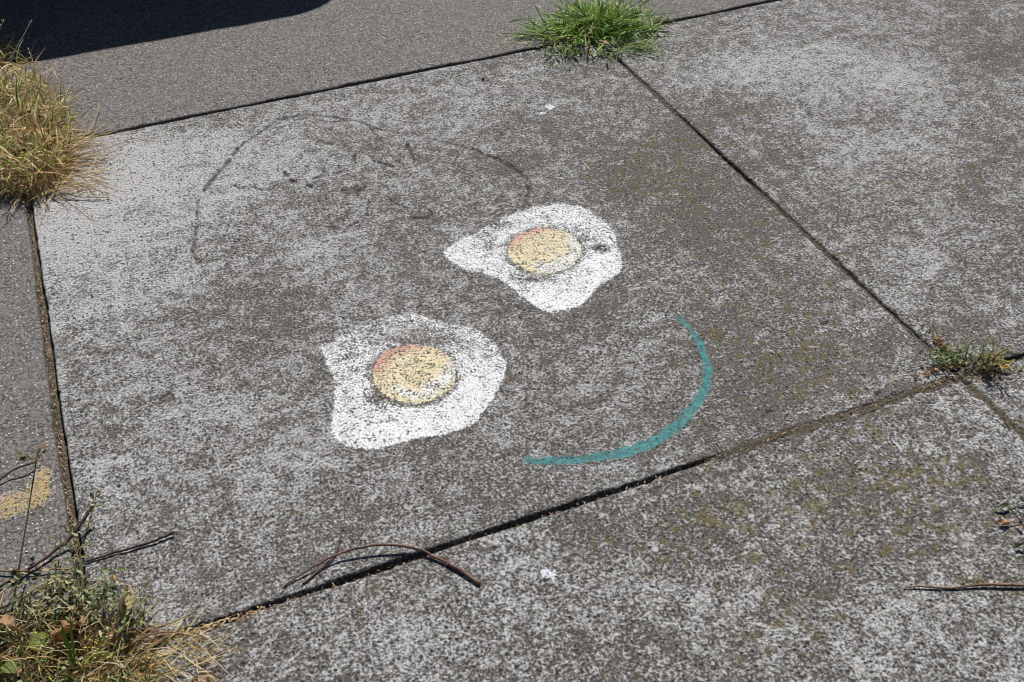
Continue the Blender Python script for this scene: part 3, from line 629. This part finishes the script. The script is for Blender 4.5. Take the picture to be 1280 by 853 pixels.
def dead(u_, v_, z, az, L, W, col, lab, lobes=3, curl=1.4, pitch=.5, roll=.3, fold=.5, col2=None):
    mb = MB(); crumple(mb, P(u_, v_, z), az, pitch, L, W, col, curl*1.3, roll, max(.4, fold)*1.3, lobes, col2)
    s0 = P(u_, v_, z); mb.tube([s0, s0-Vector((math.cos(az), math.sin(az), .25))*L*.25, s0-Vector((math.cos(az), math.sin(az), .55))*L*.4], .0009, tuple(x*.6 for x in col), 5)
    tag(mb.build('dead_leaf', LEAF, None, s0), lab, 'dead leaf', 'dead leaves caught in the weeds')
dead(150, 775, .030, 1.25, .060, .034, (.42, .36, .20), 'curled olive-brown dead leaf standing at the right of the weed patch', 3, 1.6, .8, 1.0, .9, (.24, .23, .09))
dead(54, 735, .010, .1, .045, .020, (.55, .45, .28), 'pale tan dead leaf under the leafy stems near the left edge', 2, .8, .4, .4)
dead(72, 800, .040, .6, .055, .038, (.26, .14, .065), 'reddish brown curled leaf in the middle of the weed patch', 3, 1.6, .7, -.5)
dead(140, 803, .020, -.3, .050, .030, (.40, .28, .15), 'tan curled leaf low at the right of the weed patch', 2, 1.6, .6, .5)
dead(240, 852, .004, -.25, .045, .020, (.46, .33, .22), 'pinkish brown dead leaf on the slab at the bottom edge', 0, .9, .35, .1)
dead(20, 785, .045, 2.4, .05, .03, (.34, .22, .11), 'brown leaf among the grass at the left edge of the weed patch', 3, 1.5, .6, .4)
dead(178, 812, .010, .35, .055, .012, (.24, .15, .08), 'narrow dark brown leaf at the end of the dark joint', 0, .5, .1, .2)

# ---------------------------------------------------------------- twigs
DKR = (.075, .042, .030)
tw = twig([(355,733,.003),(385,712,.007),(430,690,.012),(480,681,.014),(520,686,.008),(545,697,.004),(575,713,.004),(600,730,.003)], .0012, .0032, (.15, .085, .055), 'arched reddish brown twig lying across the dark joint', group='fallen twigs')
twig([(378,730,.003),(400,712,.004),(418,694,.004),(426,672,.004),(431,645,.004),(430,619,.005)], .0018, .0008, (.14, .075, .055), 'thin upright reddish twig crossing the arched twig', group='fallen twigs')
twig([(108,702,.003),(150,689,.004),(190,677,.005),(218,666,.006)], .0015, .0022, (.05,.032,.026), 'dark stick with a blunt end pointing right from the leafy stems', group='fallen twigs')
q = twig([(-25,745,.004),(0,733,.005),(40,709,.006),(68,689,.008),(88,672,.014),(104,650,.024),(118,628,.034)], .0018, .0032, (.085, .045, .040), 'thick purplish stick rising from the left edge into the leafy stems', group='fallen twigs')
twig([(-30,712,.006),(30,714,.006),(60,712,.006),(95,711,.005)], .0016, .0012, (.26, .16, .08), 'thin tan stick lying level at the left edge', group='fallen twigs')
twig([(-20,769,.006),(20,752,.008),(45,741,.010),(62,733,.010)], .0018, .0015, (.055, .04, .03), 'short black stick on the left slab below the tan stick', group='fallen twigs')
twig([(-20,614,.003),(10,592,.010),(28,583,.014),(44,578,.012)], .0013, .0018, (.045, .032, .028), 'thin black twig by the ochre patch at the left edge', group='fallen twigs')
twig([(1129,736,.001),(1148,733,.003),(1190,735,.002),(1230,731,.004),(1290,732,.004)], .0010, .0026, (.23, .15, .09), 'long straight brown twig at the right edge of the near slab', group='fallen twigs')
twig([(170,800,.02),(205,790,.015),(240,795,.010)], .0014, .001, (.22, .14, .07), 'thin brown twig between the weed patch and the dark joint', group='fallen twigs')
twig([(800,44,.006),(820,40,.010),(836,40,.010)], .0024, .0014, (.04, .032, .026), 'short dark twig standing in for the shadow stripe at the right side of the green tuft', group='fallen twigs')  # near-black twig shape stands in for a stripe of grass shadow
twig([(627,42,.008),(650,43,.012),(678,45,.012)], .0009, .0014, (.13, .14, .07), 'thin grey-green straw sticking out left of the green tuft', group='fallen twigs')
twig([(745,71,.003),(765,72,.003),(778,71,.003)], .0010, .0012, (.06, .04, .03), 'tiny dark twig at the top of the right joint', group='fallen twigs')
# single green stalk with a seed head
mb = MB(); q = path([(14,770,.010),(22,720,.045),(32,660,.085),(40,610,.115),(45,578,.135)], 8); mb.tube(q, [.0016-.0006*i/len(q) for i in range(len(q))], (.085, .105, .035), 6)
st = mb.build('flower_stalk', LEAF, None, q[0]); tag(st, 'tall thin green stalk with a tiny seed head at the left edge', 'flower stalk', 'weeds growing in the joints')
mb = MB()
for k in range(13):
    a = random.uniform(0, 6.28); o = Vector((math.cos(a), math.sin(a), random.uniform(-.3, 1.6))).normalized()*random.uniform(.008, .026); e = q[-1]+Vector((0, 0, .006))
    mb.tube([q[-1], e+o*.5, e+o], .0005, (.12, .12, .05), 4); leaf(mb, e+o, a, .3, .011, .009, shade(random.choice([(.10, .12, .04), (.16, .15, .06), (.22, .12, .05)]), .2), .3, .35, 3, random.uniform(-.8, .8))
mb.build('seed_head', LEAF, st, q[0])

# small weed at the right joint crossing
c0 = P(1200, 458); root = empty('weed', c0); tag(root, 'small low weed with a few yellow leaves at the right joint crossing', 'weed', 'weeds growing in the joints')
mb = MB(); WG = [(.17, .22, .07), (.24, .31, .13), (.09, .12, .04), (.32, .34, .20)]
for k in range(520):
    arm = random.random(); t = random.gauss(0, 1)
    if arm < .55: cu, cv, zz = 1190+random.gauss(0, 13), 446+random.gauss(0, 6), .018
    elif arm < .8: cu, cv, zz = 1200+t*34, 455-t*9, .006
    else: cu, cv, zz = 1185-abs(t)*14, 440-abs(t)*17, .008
    a = random.uniform(0, 6.28)
    leaf(mb, P(cu, cv, random.uniform(.001, zz)), a, random.uniform(-.2, .8), random.uniform(.006, .016), random.uniform(.0018, .0038), shade(random.choice(WG if arm < .55 else WG[2:3]+BR+ST[2:3]+BR), .3), random.uniform(0, 1.2), .4, 4, random.uniform(-.7, .7))
for k in range(70):
    p = P(1240+random.gauss(0, 12), 455+random.gauss(0, 5), random.uniform(.001, .02)); a = random.uniform(0, 6.28)
    leaf(mb, p, a, random.uniform(-.1, 1.0), random.uniform(.010, .024), random.uniform(.003, .006), shade(random.choice([(.17, .18, .06), (.30, .26, .07), (.13, .14, .06)]), .25), .5, .4, 4, random.uniform(-.5, .5))
tag(mb.build('leaves', LEAF, root, c0), 'crowded narrow grey-green leaves')
mb = MB(); sc = (.17, .15, .08)
sprig(mb, [(1188,452,.005),(1178,432,.025),(1168,410,.045),(1158,393,.06)], .0011, 22, .008, WG+BR, sc)
sprig(mb, [(1185,450,.004),(1165,448,.012),(1148,452,.012),(1134,455,.012)], .0010, 14, .007, WG, sc)
sprig(mb, [(1205,455,.004),(1208,442,.025),(1212,430,.045),(1222,424,.055)], .0011, 16, .009, WG, sc)
sprig(mb, [(1225,460,.004),(1236,448,.03),(1242,432,.055),(1240,426,.07)], .0011, 22, .009, [(.28, .27, .07), (.18, .19, .07)], sc)
sprig(mb, [(1225,460,.004),(1240,450,.03),(1252,440,.05),(1262,436,.06)], .0011, 20, .009, [(.25, .24, .07), (.16, .17, .07)], sc)
sprig(mb, [(1215,460,.004),(1228,440,.03),(1230,426,.055)], .0010, 16, .009, WG, sc)
mb.build('stems', LEAF, root, c0)
mb = MB()
for (u_, v_, az) in [(1246,458,.5),(1238,463,2.5),(1252,462,0.1)]: leaf(mb, P(u_, v_, .008), az, .5, .020, .011, shade((.48, .30, .06), .1), .6, .4, 5)
tag(mb.build('yellow_leaves', LEAF, root, c0), 'ochre yellow withered leaves')

# withered sprigs on the near slab at the right edge
def scrap(pts, leaves, col, lab):
    mb = MB(); q = path(pts, 5); mb.tube(q, .0010, tuple(x*.8 for x in col), 5)
    for (u_, v_, z, az, L, W) in leaves: crumple(mb, P(u_, v_, z*.6), az, .3, L*.85, W*.85, shade(col, .15), 1.0, random.uniform(-.3, .3), .8, 3, tuple(x*.6 for x in col), 8, 4)
    tag(mb.build('leaf_scrap', LEAF, None, q[0]), lab, 'leaf scrap', 'withered leaf scraps by the right edge')
scrap([(1290,647,.008),(1272,650,.006),(1258,655,.005)], [(1262,653,.008,2.9,.026,.014),(1272,653,.010,-1.6,.018,.010),(1258,649,.009,2.2,.014,.008)], (.42, .26, .13), 'tan withered leaf scrap at the right edge, the middle one')
scrap([(1276,642,.008),(1270,634,.008),(1262,629,.006)], [(1262,632,.010,3.0,.034,.012),(1268,624,.012,-.7,.022,.009),(1272,640,.010,-1.4,.016,.007)], (.24, .29, .18), 'grey-green withered scrap above the tan one at the right edge')
scrap([(1290,680,.005),(1280,682,.006)], [(1281,682,.008,2.9,.022,.012)], (.26, .30, .18), 'lone grey-green leaf tip below the tan scrap at the right edge')

# ---------------------------------------------------------------- small stones and litter
def stone(u_, v_, r, col, lab, sq=(1, 1, .6), cat='pebble', group=None, name='pebble'):
    mb = MB(); mb.blob((0, 0, 0), r, col, sq, random.uniform(0, 6)); o = mb.build(name, GRIT, None, None, False)
    md = o.modifiers.new('s', 'SUBSURF'); md.levels = 1; md.render_levels = 2; p = P(u_, v_); o.location = (p.x, p.y, r*sq[2]*.55); tag(o, lab, cat, group); return o
stone(604, 100, .006, (.03, .027, .025), 'small black pebble between the far joint and the circle scratched in the slab')
stone(1169, 463, .006, (.45, .30, .24), 'small pinkish pebble beside the small weed')
stone(1242, 278, .004, (.03, .027, .025), 'tiny black crumb on the right slab')
stone(260, 504, .004, (.5, .5, .5), 'tiny pale pebble left of the nearer egg', group='pale chips on the slabs')
for (u_, v_) in [(18,532),(31,517),(38,597),(33,690),(8,545),(45,668),(12,673),(22,498),(52,500)]:
    stone(u_, v_, random.uniform(.0016, .0032), (.50, .48, .45), 'small white stone chip on the dark slab left of the wide joint', (1.2, .8, .35), 'stone chip', 'pale chips on the dark left slab', 'stone_chip')
# litter filling the joints
mb = MB()
def litter(n, fn, cols, s0=.0015, s1=.004):
    for _ in range(n):
        p, k = fn(); c = shade(random.choice(cols), .3)
        if random.random() < .5: leaf(mb, p+Vector((0, 0, .0015)), random.uniform(0, 6.28), random.uniform(-.3, .5), random.uniform(s0, s1)*2.6, random.uniform(s0, s1)*.8, c, .5, .3, 2, random.uniform(-.5, .5))
        else: mb.blob(p+Vector((0, 0, .001)), random.uniform(s0, s1)*.6, c, (1, .7, .6), random.uniform(0, 6))
SC = [(.38, .28, .18), (.48, .38, .27), (.28, .18, .11), (.22, .15, .10), (.40, .24, .16), (.55, .48, .38)]
DC = [(.12, .09, .06), (.18, .13, .08), (.25, .18, .10), (.09, .075, .055)]
litter(1300, lambda: (Vector((random.gauss(-.0040, .0022), random.uniform(0.08, 1.50), -.0135+random.uniform(0, .004))), 0), SC+DC)
def fb():
    x = random.uniform(P(225, 795).x, xb[1]); lit = random.random() < (.25 if x > P(420, 735).x else .9)
    return Vector((x, random.gauss(-.0058 if lit else -.002, .0012), (-.004 if lit else -dep_b(Vector((x, 0, 0)))) + random.uniform(-.003, .002))), 0
litter(700, fb, SC+DC)
litter(260, lambda: (Vector((random.uniform(P(190, 805).x, P(330, 765).x), random.gauss(-.004, .0045), -.003)), 0), SC+ST)
litter(500, lambda: (lambda x: (Vector((x, random.gauss(0, .003), -dep_b(Vector((x, 0, 0)))+.001)), 0))(random.uniform(xb[0], 2.4)), DC+DC+SC[:3])
litter(600, lambda: (lambda y: (Vector((S+random.gauss(0, .003), y, -dep_r(Vector((0, y, 0)))+.001)), 0))(random.uniform(-.5, 1.55)), DC+DC+DC+SC[2:4])
litter(260, lambda: (Vector((random.uniform(.1, 2.6), S-random.uniform(.001, .006), -.006-random.uniform(0, .006))), 0), SC+DC)
litter(160, lambda: (lambda p: (Vector((p.x, p.y, .001)), 0))(P(1235+random.gauss(0, 18), 468+random.gauss(0, 4))), SC)
tag(mb.build('joint_litter', GRIT, None, None, False), 'brown seed husks and grit filling the joints between the slabs', 'litter', kind='stuff')
mb = MB()
for _ in range(420):
    c = random.choice([(55,250),(170,165),(90,190),(120,240),(200,800),(150,730),(1200,470),(760,75),(830,30)]); p = P(c[0]+random.gauss(0, 26), c[1]+random.gauss(0, 14), .002)
    leaf(mb, p, random.uniform(0, 6.28), random.uniform(-.1, .4), random.uniform(.004, .016), random.uniform(.0010, .0022), shade(random.choice(ST+BR+SC), .3), .3, .3, 3)
for _ in range(260):
    p = P(random.uniform(60, 1275), random.uniform(60, 845), .0012); leaf(mb, p, random.uniform(0, 6.28), 0, random.uniform(.003, .011), random.uniform(.0007, .0018), shade(random.choice(ST+BR+[(.7, .68, .62), (.08, .06, .05)]), .3), .2, .3, 3)
tag(mb.build('straw_litter', LEAF, None, None, False), 'loose bits of straw scattered round the grass tufts', 'litter', kind='stuff')

# ---------------------------------------------------------------- made-up cabinet out of frame, added to cast the shadow on the asphalt
hC = 1.05; sh = Vector((-sdir.x/sdir.z, -sdir.y/sdir.z))*hC
edge = P(250, 43); rc = P(391, 5); fx = edge.y-sh.y; x1 = rc.x-sh.x+.02; x0 = x1-1.75; dC = .5
def rbox(mb, a, b, r, col, seg=5):
    """box with its long upright faces rounded at the corners seen from the front"""
    (ax, ay, az), (bx, by, bz) = a, b; pr = []
    for (cx, cz, s) in ((bx-r, bz-r, 0), (ax+r, bz-r, 90)):
        for k in range(seg+1): t = R(s+90*k/seg); pr.append((cx+r*math.cos(t), cz+r*math.sin(t)))
    pr += [(ax, az), (bx, az)]; n = len(pr); b0 = len(mb.v)
    for y in (ay, by):
        for x, z in pr: mb.v.append((x, y, z)); mb.c.append(col)
    mb.f.append(tuple(b0+i for i in range(n))[::-1]); mb.f.append(tuple(b0+n+i for i in range(n)))
    for i in range(n): j = (i+1) % n; mb.f.append((b0+i, b0+j, b0+n+j, b0+n+i))
MET = mat_col('painted_metal', .45, 0, .12, 8, .5)
base = Vector(((x0+x1)/2, fx+dC/2, 0)); rt = empty('shadow_caster_cabinet', base); tag(rt, 'made-up grey-green metal cabinet beyond the asphalt strip, added to cast the dark shadow', 'shadow caster')
GC = (.05, .07, .06)
mb = MB(); rbox(mb, (x0, fx, .0), (x1, fx+dC, hC), .12, GC, 8); mb.build('body', MET, rt, base, False)
for k in range(2):
    mb = MB(); rbox(mb, (x0+.1+k*.79, fx-.012, .15), (x0+.1+k*.79+.76, fx+.002, hC-.13), .03, (.14, .185, .15)); d = mb.build('door', MET, rt, base, False)
    mb = MB(); hx = x0+.1+k*.79+(.68 if k == 0 else .06); mb.tube([Vector((hx, fx-.03, .62)), Vector((hx, fx-.03, .76))], .009, (.05, .05, .05), 8); mb.build('handle', MET, d, base)
    for j in range(6):
        mb = MB(); rbox(mb, (x0+.3+k*.79, fx-.020, .24+j*.03), (x0+.3+k*.79+.36, fx-.0125, .255+j*.03), .004, (.10, .13, .11), 2); mb.build('vent_slat', MET, d, base, False)
mb = MB(); rbox(mb, (x0-.04, fx-.04, -.07), (x1+.04, fx+dC+.04, .006), .01, (.3, .3, .29), 2); mb.build('plinth', GRIT, rt, base, False)
